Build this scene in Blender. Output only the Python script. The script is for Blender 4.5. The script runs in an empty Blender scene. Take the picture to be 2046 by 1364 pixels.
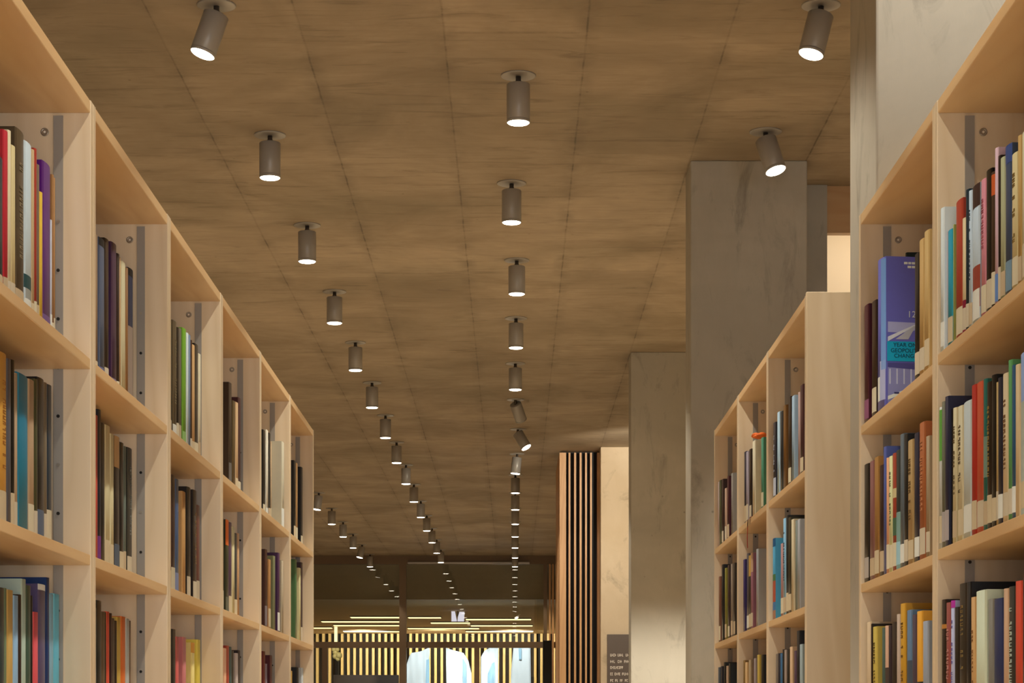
import bpy, bmesh, math, random
from mathutils import Vector, Matrix

random.seed(7)
scene = bpy.context.scene
COL = scene.collection
PI = math.pi

# ------------------------------------------------------------------ camera
F = 4300.0          # focal length in photo pixels
VU, VV = 1027.0, 1452.0   # where level lines along the aisle meet
CZ = 0.95           # camera height above the floor
A = 0.799           # half width of the aisle (shelf fronts)
CEIL = CZ + 2.70

cam_d = bpy.data.cameras.new('camera')
cam = bpy.data.objects.new('camera', cam_d)
COL.objects.link(cam)
cam.location = (0, 0, CZ)
cam.rotation_euler = (PI / 2, 0, 0)
cam_d.sensor_width = 36
cam_d.lens = F / 2046 * 36
cam_d.shift_x = (1023 - VU) / 2046
cam_d.shift_y = (VV - 682) / 2046
cam_d.clip_end = 200
scene.camera = cam


def wx(u, y): return (u - VU) * y / F
def wz(v, y): return CZ + (VV - v) * y / F


# ------------------------------------------------------------------ colour / materials
def lin(c):
    return c / 12.92 if c <= 0.04045 else ((c + 0.055) / 1.055) ** 2.4


def rgb(h):
    h = h.lstrip('#')
    return tuple(lin(int(h[i:i + 2], 16) / 255) for i in (0, 2, 4)) + (1,)


def mat_base(name, rough=0.5, metal=0.0):
    m = bpy.data.materials.new(name)
    m.use_nodes = True
    nt = m.node_tree
    b = nt.nodes['Principled BSDF']
    b.inputs['Roughness'].default_value = rough
    b.inputs['Metallic'].default_value = metal
    return m, nt, b


def nd(nt, t, **kw):
    n = nt.nodes.new(t)
    for k, v in kw.items():
        setattr(n, k, v)
    return n


def mixcol(nt, fac, a, b, blend='MIX'):
    n = nd(nt, 'ShaderNodeMix', data_type='RGBA', blend_type=blend)
    for key, val in ((0, fac), (6, a), (7, b)):
        if hasattr(val, 'is_output') or isinstance(val, bpy.types.NodeSocket):
            nt.links.new(val, n.inputs[key])
        else:
            n.inputs[key].default_value = val
    return n.outputs[2]


def noise(nt, vec, scale, detail=4, rough=0.55, dist=0.0):
    n = nd(nt, 'ShaderNodeTexNoise')
    n.inputs['Scale'].default_value = scale
    n.inputs['Detail'].default_value = detail
    n.inputs['Roughness'].default_value = rough
    n.inputs['Distortion'].default_value = dist
    nt.links.new(vec, n.inputs['Vector'])
    return n.outputs['Fac']


def ramp(nt, fac, p0, p1, c0=(0, 0, 0, 1), c1=(1, 1, 1, 1)):
    n = nd(nt, 'ShaderNodeValToRGB')
    n.color_ramp.elements[0].position = p0
    n.color_ramp.elements[1].position = p1
    n.color_ramp.elements[0].color = c0
    n.color_ramp.elements[1].color = c1
    nt.links.new(fac, n.inputs['Fac'])
    return n.outputs['Color']


def mapping(nt, scale, rot=(0, 0, 0), coord='Object', loc=(0, 0, 0)):
    tc = nd(nt, 'ShaderNodeTexCoord')
    mp = nd(nt, 'ShaderNodeMapping')
    mp.inputs['Scale'].default_value = scale
    mp.inputs['Rotation'].default_value = rot
    mp.inputs['Location'].default_value = loc
    nt.links.new(tc.outputs[coord], mp.inputs['Vector'])
    return mp.outputs['Vector']


def math_n(nt, op, a, b=None):
    n = nd(nt, 'ShaderNodeMath', operation=op)
    for i, v in enumerate((a, b)):
        if v is None:
            continue
        if isinstance(v, bpy.types.NodeSocket):
            nt.links.new(v, n.inputs[i])
        else:
            n.inputs[i].default_value = v
    return n.outputs[0]


def bump(nt, b, h, strength, dist=0.01):
    n = nd(nt, 'ShaderNodeBump')
    n.inputs['Strength'].default_value = strength
    n.inputs['Distance'].default_value = dist
    nt.links.new(h, n.inputs['Height'])
    nt.links.new(n.outputs['Normal'], b.inputs['Normal'])


def wood(name, c0, c1, scale, rough=0.38):
    m, nt, b = mat_base(name, rough)
    v = mapping(nt, scale)
    big = noise(nt, v, 2.2, 3, 0.5, 1.6)
    ring = math_n(nt, 'FRACT', math_n(nt, 'MULTIPLY', big, 9.0))
    ring = math_n(nt, 'ABSOLUTE', math_n(nt, 'SUBTRACT', ring, 0.5))
    fine = noise(nt, v, 38, 3, 0.6)
    col = mixcol(nt, math_n(nt, 'MULTIPLY', ring, 1.0), rgb(c0), rgb(c1))
    col = mixcol(nt, math_n(nt, 'MULTIPLY', fine, 0.25), col, rgb(c1))
    nt.links.new(col, b.inputs['Base Color'])
    bump(nt, b, fine, 0.04, 0.002)
    return m


BIRCH_V = wood('birch_upright', '#e7d8bf', '#d4bf9c', (1, 1, 0.16))
BIRCH_H = wood('birch_board', '#e4c699', '#cfa877', (1, 0.16, 1))
SLAT_W = wood('slat_timber', '#d3a878', '#b98653', (1, 1, 0.1), 0.45)
GOLD_W = wood('pale_slat_timber', '#dcc382', '#c0a05a', (1, 1, 0.1), 0.45)


def concrete(name, c0, c1, streak=(1, 1, 1), seams=False, pits=True, rough=0.75):
    m, nt, b = mat_base(name, rough)
    v = mapping(nt, (1, 1, 1))
    vs = mapping(nt, streak)
    blot = noise(nt, v, 1.1, 5, 0.6, 0.6)
    fine = noise(nt, vs, 9, 6, 0.68)
    col = mixcol(nt, ramp(nt, blot, 0.33, 0.68), rgb(c0), rgb(c1))
    col = mixcol(nt, math_n(nt, 'MULTIPLY', ramp(nt, fine, 0.3, 0.75), 0.42), col, rgb(c1))
    spots = noise(nt, vs, 3.3, 6, 0.7, 1.0)
    dark = mixcol(nt, 1.0, rgb(c1), (0.42, 0.42, 0.42, 1), 'MULTIPLY')
    col = mixcol(nt, math_n(nt, 'MULTIPLY', ramp(nt, spots, 0.54, 0.78), 0.75), col, dark)
    if pits:
        vp = nd(nt, 'ShaderNodeTexVoronoi')
        vp.inputs['Scale'].default_value = 7
        nt.links.new(v, vp.inputs['Vector'])
        pit = ramp(nt, vp.outputs['Distance'], 0.03, 0.06, (1, 1, 1, 1), (0, 0, 0, 1))
        gate = ramp(nt, noise(nt, v, 2.3, 2), 0.5, 0.56)
        pit = math_n(nt, 'MULTIPLY', pit, gate)
        col = mixcol(nt, math_n(nt, 'MULTIPLY', pit, 0.6), col, dark)
    if seams:
        sp = nd(nt, 'ShaderNodeSeparateXYZ')
        nt.links.new(v, sp.inputs[0])
        wob = math_n(nt, 'MULTIPLY', math_n(nt, 'SUBTRACT', noise(nt, v, 6, 3), 0.5), 0.008)
        px = math_n(nt, 'ADD', math_n(nt, 'DIVIDE', math_n(nt, 'ADD', math_n(nt, 'ADD', sp.outputs[0], 1.382 + 55.5), wob), 0.555), 0.0)
        colid = math_n(nt, 'FLOOR', px)
        fx = math_n(nt, 'ABSOLUTE', math_n(nt, 'SUBTRACT', math_n(nt, 'FRACT', math_n(nt, 'ADD', px, 0.5)), 0.5))
        wn = nd(nt, 'ShaderNodeTexWhiteNoise', noise_dimensions='1D')
        nt.links.new(colid, wn.inputs['W'])
        py = math_n(nt, 'DIVIDE', math_n(nt, 'ADD', sp.outputs[1], math_n(nt, 'MULTIPLY', wn.outputs['Value'], 2.6)), 2.6)
        fy = math_n(nt, 'ABSOLUTE', math_n(nt, 'SUBTRACT', math_n(nt, 'FRACT', math_n(nt, 'ADD', py, 0.5)), 0.5))
        sx = ramp(nt, fx, 0.005, 0.012, (1, 1, 1, 1), (0, 0, 0, 1))
        soft = ramp(nt, fx, 0.01, 0.11, (1, 1, 1, 1), (0, 0, 0, 1))
        sy = ramp(nt, fy, 0.002, 0.007, (1, 1, 1, 1), (0, 0, 0, 1))
        patch = ramp(nt, noise(nt, v, 3.4, 5, 0.7), 0.44, 0.62)
        line = math_n(nt, 'MAXIMUM', math_n(nt, 'MULTIPLY', sx, math_n(nt, 'ADD', math_n(nt, 'MULTIPLY', patch, 0.82), 0.18)),
                      math_n(nt, 'MULTIPLY', sy, math_n(nt, 'MULTIPLY', patch, 0.55)))
        line = math_n(nt, 'MAXIMUM', line, math_n(nt, 'MULTIPLY', math_n(nt, 'MULTIPLY', soft, patch), 0.42))
        col = mixcol(nt, math_n(nt, 'MULTIPLY', line, 0.9), col, dark)
        stain = ramp(nt, noise(nt, v, 0.85, 3, 0.5, 0.8), 0.50, 0.70)
        col = mixcol(nt, math_n(nt, 'MULTIPLY', stain, 0.38), col, mixcol(nt, 1.0, col, (0.62, 0.66, 0.60, 1), 'MULTIPLY'))
        # each formwork panel has its own faint tone
        idv = nd(nt, 'ShaderNodeCombineXYZ')
        nt.links.new(colid, idv.inputs[0])
        nt.links.new(math_n(nt, 'FLOOR', py), idv.inputs[1])
        wn2 = nd(nt, 'ShaderNodeTexWhiteNoise', noise_dimensions='2D')
        nt.links.new(idv.outputs[0], wn2.inputs['Vector'])
        col = mixcol(nt, math_n(nt, 'MULTIPLY', wn2.outputs['Value'], 0.22), col, dark)
    nt.links.new(col, b.inputs['Base Color'])
    bump(nt, b, fine, 0.15, 0.004)
    return m


CONC_CEIL = concrete('concrete_ceiling', '#bbab94', '#8e7f69', (0.6, 3.6, 1), seams=True)
CONC_PIL = concrete('concrete_pillar', '#bdbab0', '#a5a298', (2.0, 2.0, 0.6))
CONC_WALL = concrete('concrete_wall', '#d0bfa4', '#bda98b', (1, 1, 1), pits=False)


def plain(name, h, rough=0.5, metal=0.0, wear=0.18, scale=30, c=None):
    m, nt, b = mat_base(name, rough, metal)
    c = c or rgb(h)
    v = mapping(nt, (1, 1, 1))
    f = noise(nt, v, scale, 3)
    d = tuple(x * 0.72 for x in c[:3]) + (1,)
    col = mixcol(nt, math_n(nt, 'MULTIPLY', f, wear * 2), c, d)
    nt.links.new(col, b.inputs['Base Color'])
    return m


_cache = {}


def book_mat(h, rough=0.42):
    k = (h, rough)
    if k not in _cache:
        c = rgb(h)
        f = (0.95, 1.10, 1.32) if lum(h) > 0.05 else (0.75, 0.85, 0.98)
        m = plain('book_cloth_' + h, h, rough, 0, 0.15, 60, tuple(min(0.88, a * b) for a, b in zip(c, f)) + (1,))
        m.node_tree.nodes['Principled BSDF'].inputs['Specular IOR Level'].default_value = 0.35
        _cache[k] = m
    return _cache[k]


METAL_STRIP = plain('grey_rail_metal', '#9a9792', 0.5, 0.1, 0.06)
DARK_HOLE = plain('pin_hole_dark', '#1a1816', 0.8)
STEEL = plain('steel_disc', '#a79f92', 0.35, 0.7, 0.05)
LAMP_GREY = plain('lamp_grey_paint', '#9f9c96', 0.38, 0.1, 0.04)
LAMP_DARK = plain('lamp_dark_joint', '#57504a', 0.4, 0.5, 0.04)
PAGES = plain('paper_pages', '#e3d3b3', 0.85, 0, 0.2, 120)
FRAME_M = plain('bronze_frame', '#7a6650', 0.4, 0.4, 0.06)
BLACK = plain('black_matt', '#0d0c0b', 0.7)
DARKBROWN = plain('dark_brown_panel', '#2e2119', 0.6)
FLOOR_M = wood('oak_floor', '#cdbb9f', '#b5a287', (1, 0.1, 1), 0.4)
PLASTER = plain('cream_plaster', '#e8d5b8', 0.8, 0, 0.05, 6)
SIGN_M = plain('sign_dark_grey', '#5d524b', 0.5, 0, 0.05)
WHITE_PAINT = plain('white_lettering', '#f2ece0', 0.6, 0, 0.03)
FABRIC_W = plain('white_fabric', '#eef3f6', 0.8, 0, 0.05, 10)
FABRIC_B = plain('pale_blue_fabric', '#a9d0e6', 0.8, 0, 0.05, 10)


def emit(name, col, s):
    m, nt, b = mat_base(name)
    b.inputs['Base Color'].default_value = (0.8, 0.8, 0.8, 1)
    b.inputs['Emission Color'].default_value = col
    b.inputs['Emission Strength'].default_value = s
    return m


LENS = emit('lamp_lens_glow', (1, 0.88, 0.70, 1), 12)
LINEAR = emit('linear_lamp_glow', (1, 0.80, 0.42, 1), 1.6)
SKYPANE = emit('daylight_pane', (1, 0.84, 0.66, 1), 0.95)


def glass_mat():
    m = bpy.data.materials.new('partition_glass')
    m.use_nodes = True
    nt = m.node_tree
    nt.nodes.clear()
    out = nd(nt, 'ShaderNodeOutputMaterial')
    tr = nd(nt, 'ShaderNodeBsdfTransparent')
    tr.inputs[0].default_value = (0.93, 0.94, 0.90, 1)
    gl = nd(nt, 'ShaderNodeBsdfGlossy')
    gl.inputs['Roughness'].default_value = 0.01
    fr = nd(nt, 'ShaderNodeFresnel')
    fr.inputs['IOR'].default_value = 1.75
    mx = nd(nt, 'ShaderNodeMixShader')
    nt.links.new(fr.outputs[0], mx.inputs[0])
    nt.links.new(tr.outputs[0], mx.inputs[1])
    nt.links.new(gl.outputs[0], mx.inputs[2])
    nt.links.new(mx.outputs[0], out.inputs[0])
    return m


GLASS = glass_mat()


# ------------------------------------------------------------------ mesh helpers
def add_box(bm, x0, x1, y0, y1, z0, z1, mi=0):
    x0, x1 = sorted((x0, x1)); y0, y1 = sorted((y0, y1)); z0, z1 = sorted((z0, z1))
    vs = [bm.verts.new(p) for p in ((x0, y0, z0), (x1, y0, z0), (x1, y1, z0), (x0, y1, z0),
                                    (x0, y0, z1), (x1, y0, z1), (x1, y1, z1), (x0, y1, z1))]
    for f in ((3, 2, 1, 0), (4, 5, 6, 7), (0, 1, 5, 4), (1, 2, 6, 5), (2, 3, 7, 6), (3, 0, 4, 7)):
        bm.faces.new([vs[i] for i in f]).material_index = mi


def bevel_all(bm, w, seg=2):
    bmesh.ops.bevel(bm, geom=bm.edges[:], offset=w, segments=seg, affect='EDGES', profile=0.5)


def box_bm(x0, x1, y0, y1, z0, z1, bev=0.0):
    bm = bmesh.new()
    add_box(bm, x0, x1, y0, y1, z0, z1)
    if bev:
        bevel_all(bm, bev)
    return bm


def lathe(bm, prof, n=32, mi=0, cap=True, M=None):
    rings = []
    for r, z in prof:
        ring = []
        for i in range(n):
            a = 2 * PI * i / n
            p = Vector((r * math.cos(a), r * math.sin(a), z))
            ring.append(bm.verts.new(M @ p if M else p))
        rings.append(ring)
    for a, b in zip(rings, rings[1:]):
        for i in range(n):
            f = bm.faces.new((a[i], a[(i + 1) % n], b[(i + 1) % n], b[i]))
            f.smooth = True
            f.material_index = mi
    if cap:
        for ring in (rings[0], rings[-1]):
            bm.faces.new(ring).material_index = mi


def prism(bm, pts, y0, y1, mi=0):
    """closed outline in x,z pushed from y0 to y1"""
    a = [bm.verts.new((x, y0, z)) for x, z in pts]
    b = [bm.verts.new((x, y1, z)) for x, z in pts]
    bm.faces.new(a).material_index = mi
    bm.faces.new(b[::-1]).material_index = mi
    n = len(pts)
    for i in range(n):
        bm.faces.new((a[i], a[(i + 1) % n], b[(i + 1) % n], b[i])).material_index = mi


def mesh(bm, name, mats):
    bmesh.ops.recalc_face_normals(bm, faces=bm.faces[:])
    me = bpy.data.meshes.new(name)
    bm.to_mesh(me)
    bm.free()
    for m in (mats if isinstance(mats, (list, tuple)) else [mats]):
        me.materials.append(m)
    return me


def obj(name, bm, mats, parent=None, loc=None):
    me = mesh(bm, name, mats) if isinstance(bm, bmesh.types.BMesh) else bm
    o = bpy.data.objects.new(name, me)
    COL.objects.link(o)
    if parent:
        o.parent = parent
    if loc:
        o.location = loc
    return o


def tag(o, label, cat, group=None, kind=None):
    o['label'] = label
    o['category'] = cat
    if group:
        o['group'] = group
    if kind:
        o['kind'] = kind
    return o


def empty(name, loc, label, cat, group=None, kind=None):
    o = bpy.data.objects.new(name, None)
    COL.objects.link(o)
    o.location = loc
    o.empty_display_size = 0.1
    return tag(o, label, cat, group, kind)


# ------------------------------------------------------------------ room shell
XL, XR, YB = -6.0, 4.6, -4.6
YG = 33.95          # glass partition
YF = 47.2           # slatted end wall of the lobby
LOBZ = CZ + 2.05    # lobby ceiling


def struct(name, bm, mats, label, cat, parent=None):
    o = obj(name, bm, mats, parent)
    return tag(o, label, cat, None, 'structure')


struct('floor', box_bm(XL, XR, YB, YF + 0.3, -0.15, 0), FLOOR_M, 'oak plank floor running under all the bookcases', 'floor')
struct('ceiling', box_bm(XL, XR, YB, YG + 0.12, CEIL, CEIL + 0.25), CONC_CEIL,
       'board-marked brown concrete ceiling carrying the rows of spotlights', 'ceiling')
struct('wall_left', box_bm(XL - 0.2, XL, YB, YF + 0.3, 0, CEIL + 0.25), CONC_WALL, 'pale wall behind the bookcase on the left', 'wall')
struct('wall_right', box_bm(XR, XR + 0.2, YB, YF + 0.3, 0, CEIL + 0.25), CONC_WALL, 'pale wall beyond the pillars on the right', 'wall')
# rear wall behind the camera with a wide window opening
bm = bmesh.new()
add_box(bm, XL, XR, YB - 0.2, YB, 0, 0.2)
add_box(bm, XL, XR, YB - 0.2, YB, 2.0, CEIL + 0.25)
add_box(bm, XL, -1.6, YB - 0.2, YB, 0.2, 2.0)
add_box(bm, 4.2, XR, YB - 0.2, YB, 0.2, 2.0)
struct('wall_back', bm, CONC_WALL, 'wall with a wide window behind the viewer', 'wall')

# lobby beyond the glass
struct('ceiling_lobby', box_bm(XL, XR, YG + 0.5, YF + 0.3, LOBZ, LOBZ + 0.2), plain('lobby_ceiling_paint', '#c2aa82', 0.7), 'dark lower ceiling of the lobby behind the glass', 'ceiling')
struct('wall_bulkhead', box_bm(XL, XR, YG + 0.3, YG + 0.5, LOBZ - 0.02, CEIL + 0.25), plain('bulkhead_paint', '#cdb894', 0.7), 'dark bulkhead above the lobby opening behind the glass', 'wall')
struct('wall_far', box_bm(XL, XR, YF + 0.12, YF + 0.3, 0, LOBZ), BLACK, 'black backing wall of the slatted lobby end', 'wall')
sl = empty('slat_screen', (0, YF, 0), 'golden vertical timber slats on the black wall behind the glass', 'slat screen')
bm = bmesh.new()
x = -5.95
while x < 1.2:
    add_box(bm, x - 0.027, x + 0.027, -0.06, 0.11, 0, LOBZ - 0.003)
    x += 0.1365
obj('slat', bm, GOLD_W, sl)

# ------------------------------------------------------------------ pillars
def pillar(x0, x1, y0, y1, label, m=CONC_PIL):
    bm = box_bm(x0, x1, y0, y1, 0, CEIL, 0.006)
    return tag(obj('pillar', bm, m), label, 'pillar', None, 'structure')


PX = 0.842
pillar(PX, 1.40, 5.01, 5.395, 'concrete pillar rising behind the two front bookcases on the right, pale front')
pillar(PX, 1.398, 10.26, 10.56, 'grey square concrete pillar rising behind the shorter right bookcase row')
pillar(PX, 1.398, 15.5, 15.8, 'brown concrete pillar, third along the right, lit pale near its foot')
# small concrete pier, beam and cream wall to the right of the second pillar
tag(obj('pier', box_bm(1.40, 1.560, 10.72, 11.0, 0, CEIL - 0.001), CONC_PIL), 'narrow concrete pier beside the grey pillar, left of the cream wall', 'pier', None, 'structure')
struct('trim_1', box_bm(1.56, XR, 10.74, 10.80, wz(465, 10.74), CEIL - 0.001), wood('brown_board', '#cba87c', '#b98f60', (0.2, 1, 1)),
       'brown board beam above the bright cream opening', 'beam')
struct('wall_cream', box_bm(1.56, XR, 11.5, 11.7, 0, CEIL - 0.001), PLASTER, 'brightly lit cream wall seen over the birch end panel', 'wall')
PY4 = 20.75
pillar(PX - 0.006, 1.39, PY4, PY4 + 0.3, 'pale tan concrete pillar, fourth along the right, carrying the dark sign', CONC_WALL)
# sign with rows of white characters
t0 = wx(1213, PY4)
so = empty('sign', (0, PY4, 0), 'dark grey directory sign with white lines of text on the tan pillar', 'sign')
zt = wz(1267, PY4)
obj('board', box_bm(t0, t0 + 0.45, -0.022, -0.002, zt - 1.1, zt, 0.002), SIGN_M, so)
bm = bmesh.new()
rnd = random.Random(3)
rows = [(0.200, (0.05, 0.055, 0.045, 0.06)), (0.262, (0.05, 0.04, 0.05, 0.06, 0.05)), (0.320, (0.13,)), (0.382, (0.02, 0.05, 0.07, 0.05)), (0.445, (0.025,) * 6),
        (0.51, (0.05, 0.06, 0.05)), (0.57, (0.07, 0.04, 0.06))]
for dz, words in rows:
    x = t0 + 0.03
    for w in words:
        g = 0
        while g < w - 0.004:
            lw = rnd.uniform(0.008, 0.014)
            k = rnd.randrange(4)
            z1 = zt - dz + 0.013; z0 = zt - dz - 0.013
            add_box(bm, x + g, x + g + 0.004, -0.026, -0.022, z0, z1)
            if k in (0, 2):
                add_box(bm, x + g + 0.004, x + g + lw, -0.026, -0.022, z1 - 0.004, z1)
            if k in (0, 1):
                add_box(bm, x + g + 0.004, x + g + lw, -0.026, -0.022, z0, z0 + 0.004)
            if k in (2, 3):
                add_box(bm, x + g + 0.004, x + g + lw, -0.026, -0.022, (z0 + z1) / 2 - 0.002, (z0 + z1) / 2 + 0.002)
            g += lw + 0.004
        x += w + 0.022
obj('lettering', bm, WHITE_PAINT, so)

# dark batten block at the end of the right side
bt = empty('batten_wall', (0, 0, 0), 'tall block of vertical timber battens over black, beside the tan pillar', 'batten wall')
bx0, bx1, by = 0.445, 0.838, 21.05
obj('backing', box_bm(bx0 + 0.035, bx1 - 0.005, by + 0.10, by + 1.7, 0, CEIL - 0.001), BLACK, bt)
bm = bmesh.new()
for (u0, u1) in ((1118, 1131), (1136, 1139.5), (1147, 1151), (1158, 1162), (1169, 1172.5), (1179, 1182.5), (1193, 1198)):
    xa, xb = wx(u0, by), wx(u1, by)
    add_box(bm, xa, xb, by - 0.02, by + 0.12, 0, CEIL - 0.02)
y = by + 0.2
while y < by + 1.6:
    add_box(bm, bx0 - 0.005, bx0 + 0.05, y, y + 0.045, 0, CEIL - 0.02)
    y += 0.10
obj('batten', bm, SLAT_W, bt)

struct('wall_recess', box_bm(0.70, 0.84, by + 1.71, YG + 0.3, 0, CEIL - 0.001), CONC_WALL, 'shaded side wall running from the batten block to the glass', 'wall')

# ------------------------------------------------------------------ glass partition
wg = empty('window_1', (0, YG, 0), 'bronze framed glass partition closing the far end of the room', 'glass partition', None, 'structure')
bm = bmesh.new()
zr0, zr1 = wz(1127, YG), CEIL - 0.001
zm0, zm1 = wz(1294, YG), wz(1282, YG)
xr = wx(1093, YG)
add_box(bm, XL, 0.70, -0.05, 0.05, zr0, zr1)
add_box(bm, XL, 0.70, -0.04, 0.04, zm0, zm1)
add_box(bm, wx(798, YG), wx(812, YG), -0.055, 0.055, 0, zr0)
add_box(bm, wx(644, YG), wx(655, YG), -0.04, 0.04, 0, zm0)
add_box(bm, wx(948, YG), wx(958, YG), -0.04, 0.04, 0, zm0)
add_box(bm, wx(1086, YG), xr, -0.04, 0.04, 0, zr0)
add_box(bm, -4.6, -4.5, -0.04, 0.04, 0, zr0)
f = obj('frame', bm, FRAME_M, wg)
bm = bmesh.new()
for ua, ub in ((1097, 1100), (1103, 1106.5), (1110, 1114)):
    add_box(bm, wx(ua, YG), wx(ub, YG), -0.07, 0.05, 0, zr0)
obj('timber_post', bm, SLAT_W, wg)
panes = [(-4.5, wx(798, YG), zm1, zr0), (wx(812, YG), wx(1086, YG), zm1, zr0),
         (-4.5, wx(644, YG), 0.02, zm0), (wx(655, YG), wx(798, YG), 0.02, zm0),
         (wx(812, YG), wx(948, YG), 0.02, zm0), (wx(958, YG), wx(1086, YG), 0.02, zm0)]
for (a, b, c, e) in panes:
    obj('pane', box_bm(a, b, -0.006, 0.006, c, e), GLASS, wg)
# slim bright light profile under the top rail
lp = empty('light_profile', (0, YG - 0.081, 0), 'thin pale strip along the top rail of the glass partition', 'strip')
obj('profile', box_bm(wx(815, YG), wx(1058, YG), -0.02, 0.03, zr0 + 0.0, zr0 + 0.03, 0.003), plain('aluminium', '#b9b2a6', 0.3, 0.6, 0.05), lp)

# dark cabinet in front of the partition's corner
cb = empty('cabinet', (0.385, 25.0, 0), 'tall black cabinet standing before the glass partition corner', 'cabinet')
obj('body', box_bm(-0.05, 0.045, -0.2, 0.2, 0.08, wz(1279, 24.8), 0.004), BLACK, cb)
obj('plinth', box_bm(-0.045, 0.04, -0.18, 0.18, 0, 0.08), DARKBROWN, cb)

# lobby linear lamps (recessed strips below the lobby ceiling)
LL = [(1234, 700, 800, 'short warm strip lamp of the lobby ceiling, highest beside the post'),
      (1234.5, 815, 882, 'short warm strip lamp of the lobby ceiling, just past the post'),
      (1238, 930, 1062, 'warm strip lamp under the white twin fitting, lobby ceiling'),
      (1242.5, 642, 800, 'long warm strip lamp on the left half of the lobby ceiling, upper of three'),
      (1245, 860, 940, 'warm strip lamp curving below the white twin fitting in the lobby'),
      (1250, 666, 800, 'long warm strip lamp on the left half of the lobby ceiling, middle of three'),
      (1250.5, 940, 1065, 'long warm strip lamp on the right half of the lobby ceiling'),
      (1256, 814, 958, 'long warm strip lamp low in the middle of the lobby ceiling'),
      (1262, 686, 800, 'long warm strip lamp on the left half of the lobby ceiling, lowest of three'),
      (1262, 930, 1066, 'long warm strip lamp directly over the slats on the right half'),
      (1255, 620, 664, 'short warm strip lamp of the lobby ceiling beside the end bookcase')]
for v, ua, ub, lab in LL:
    y = (LOBZ - 0.03 - CZ) * F / (VV - v)
    e_ = empty('ceiling_light', (0, y, LOBZ), lab, 'strip lamp', 'warm strip lamps in the lobby')
    obj('housing', box_bm(wx(ua, y), wx(ub, y), -0.16, 0.16, -0.02, 0), DARKBROWN, e_)
    obj('diffuser', box_bm(wx(ua, y) + 0.01, wx(ub, y) - 0.01, -0.15, 0.15, -0.03, -0.02), LINEAR, e_)
# vertical bright batten lamp
y = 44.0
vb = empty('light_column', (wx(671, y), y, 0), 'bright upright strip lamp near the left end of the lobby slats', 'strip lamp')
obj('diffuser', box_bm(-0.03, 0.03, -0.03, 0.03, wz(1283, y), LOBZ - 0.001), LINEAR, vb)
obj('stand', box_bm(-0.03, 0.03, -0.03, 0.03, 0, wz(1283, y)), BLACK, vb)

# pale cloth drapes in the lobby
def garment(pts, ydist, label, blue):
    xs = [wx(u, ydist) for u, v in pts]; zs = [wz(v, ydist) for u, v in pts]
    cx = (min(xs) + max(xs)) / 2
    e_ = empty('cloth_drape', (cx, ydist, 0), label, 'drape', 'pale cloth drapes behind the glass')
    for nm, poly, m_, dy in (('cloth', list(zip(xs, zs)), FABRIC_W, 0.0), ('blue_panel', [(wx(u, ydist), wz(v, ydist)) for u, v in blue], FABRIC_B, -0.035)):
        bm_ = bmesh.new()
        pl = [(x_ - cx, z_) for x_, z_ in poly]
        vs = [bm_.verts.new((x_, dy - 0.02, z_)) for x_, z_ in pl]
        fc = bm_.faces.new(vs)
        bmesh.ops.triangulate(bm_, faces=[fc])
        bmesh.ops.subdivide_edges(bm_, edges=bm_.edges[:], cuts=6, use_grid_fill=True)
        for v_ in bm_.verts:
            v_.co.y += 0.012 * math.sin(v_.co.x * 55 + v_.co.z * 2)
        r_ = bmesh.ops.extrude_face_region(bm_, geom=bm_.faces[:])
        for g_ in r_['geom']:
            if isinstance(g_, bmesh.types.BMVert):
                g_.co.y += 0.03
        for f_ in bm_.faces:
            f_.smooth = True
        obj(nm, bm_, m_, e_)


GB = VV + CZ * F / 36.6
garment([(813, 1326), (818, 1310), (822, 1304), (840, 1301), (858, 1293), (859, 1303), (857, 1318), (859, GB), (813, GB)], 36.6,
        'pale cloth drape with one sloping shoulder just right of the partition post',
        [(852, 1318), (858, 1316), (860, GB), (846, GB)])
garment([(891, 1293), (900, 1297), (926, 1304), (936, 1320), (942, 1345), (944, GB), (895, GB), (893, 1340)], 36.6,
        'pale cloth drape with a rounded shoulder left of the slim door post',
        [(925, 1315), (931, 1325), (936, GB), (926, GB)])
garment([(961, 1312), (968, 1300), (980, 1293), (996, 1292), (993, GB), (961, GB)], 36.6,
        'narrow pale cloth drape with a rounded shoulder right of the slim door post',
        [(983, 1325), (988, 1322), (988, GB), (968, GB), (975, 1345)])
garment([(1026, 1292), (1060, 1292), (1064, GB), (1018, GB), (1021, 1340)], 36.6,
        'straight-sided pale cloth drape standing before the slats on the far right of the glass',
        [(1036, 1295), (1042, 1295), (1042, 1318), (1037, 1318)])

TWIN = emit('twin_lamp_glow', (0.82, 0.80, 1.0, 1), 0.8)
# little white twin fitting
y = 38.0
tf = empty('ceiling_fitting', (wx(915, y), y, LOBZ), 'small white twin fitting under the lobby ceiling behind the glass', 'fitting')
bm = bmesh.new()
prism(bm, [(wx(902, y) - wx(915, y), wz(1221, y) - LOBZ), (wx(909, y) - wx(915, y), wz(1221, y) - LOBZ), (wx(912, y) - wx(915, y), wz(1236, y) - LOBZ),
           (wx(913, y) - wx(915, y), wz(1241, y) - LOBZ), (wx(902, y) - wx(915, y), wz(1241, y) - LOBZ)], -0.03, 0.03)
obj('shade', bm, TWIN, tf)
bm = bmesh.new()
prism(bm, [(wx(918, y) - wx(915, y), wz(1222, y) - LOBZ), (wx(928, y) - wx(915, y), wz(1222, y) - LOBZ), (wx(927, y) - wx(915, y), wz(1241, y) - LOBZ),
           (wx(914, y) - wx(915, y), wz(1241, y) - LOBZ), (wx(915, y) - wx(915, y), wz(1232, y) - LOBZ)], -0.03, 0.03)
obj('shade', bm, TWIN, tf)
obj('rod', box_bm(-0.008, 0.008, -0.008, 0.008, wz(1238, y) - LOBZ, -0.001), BLACK, tf)

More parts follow.
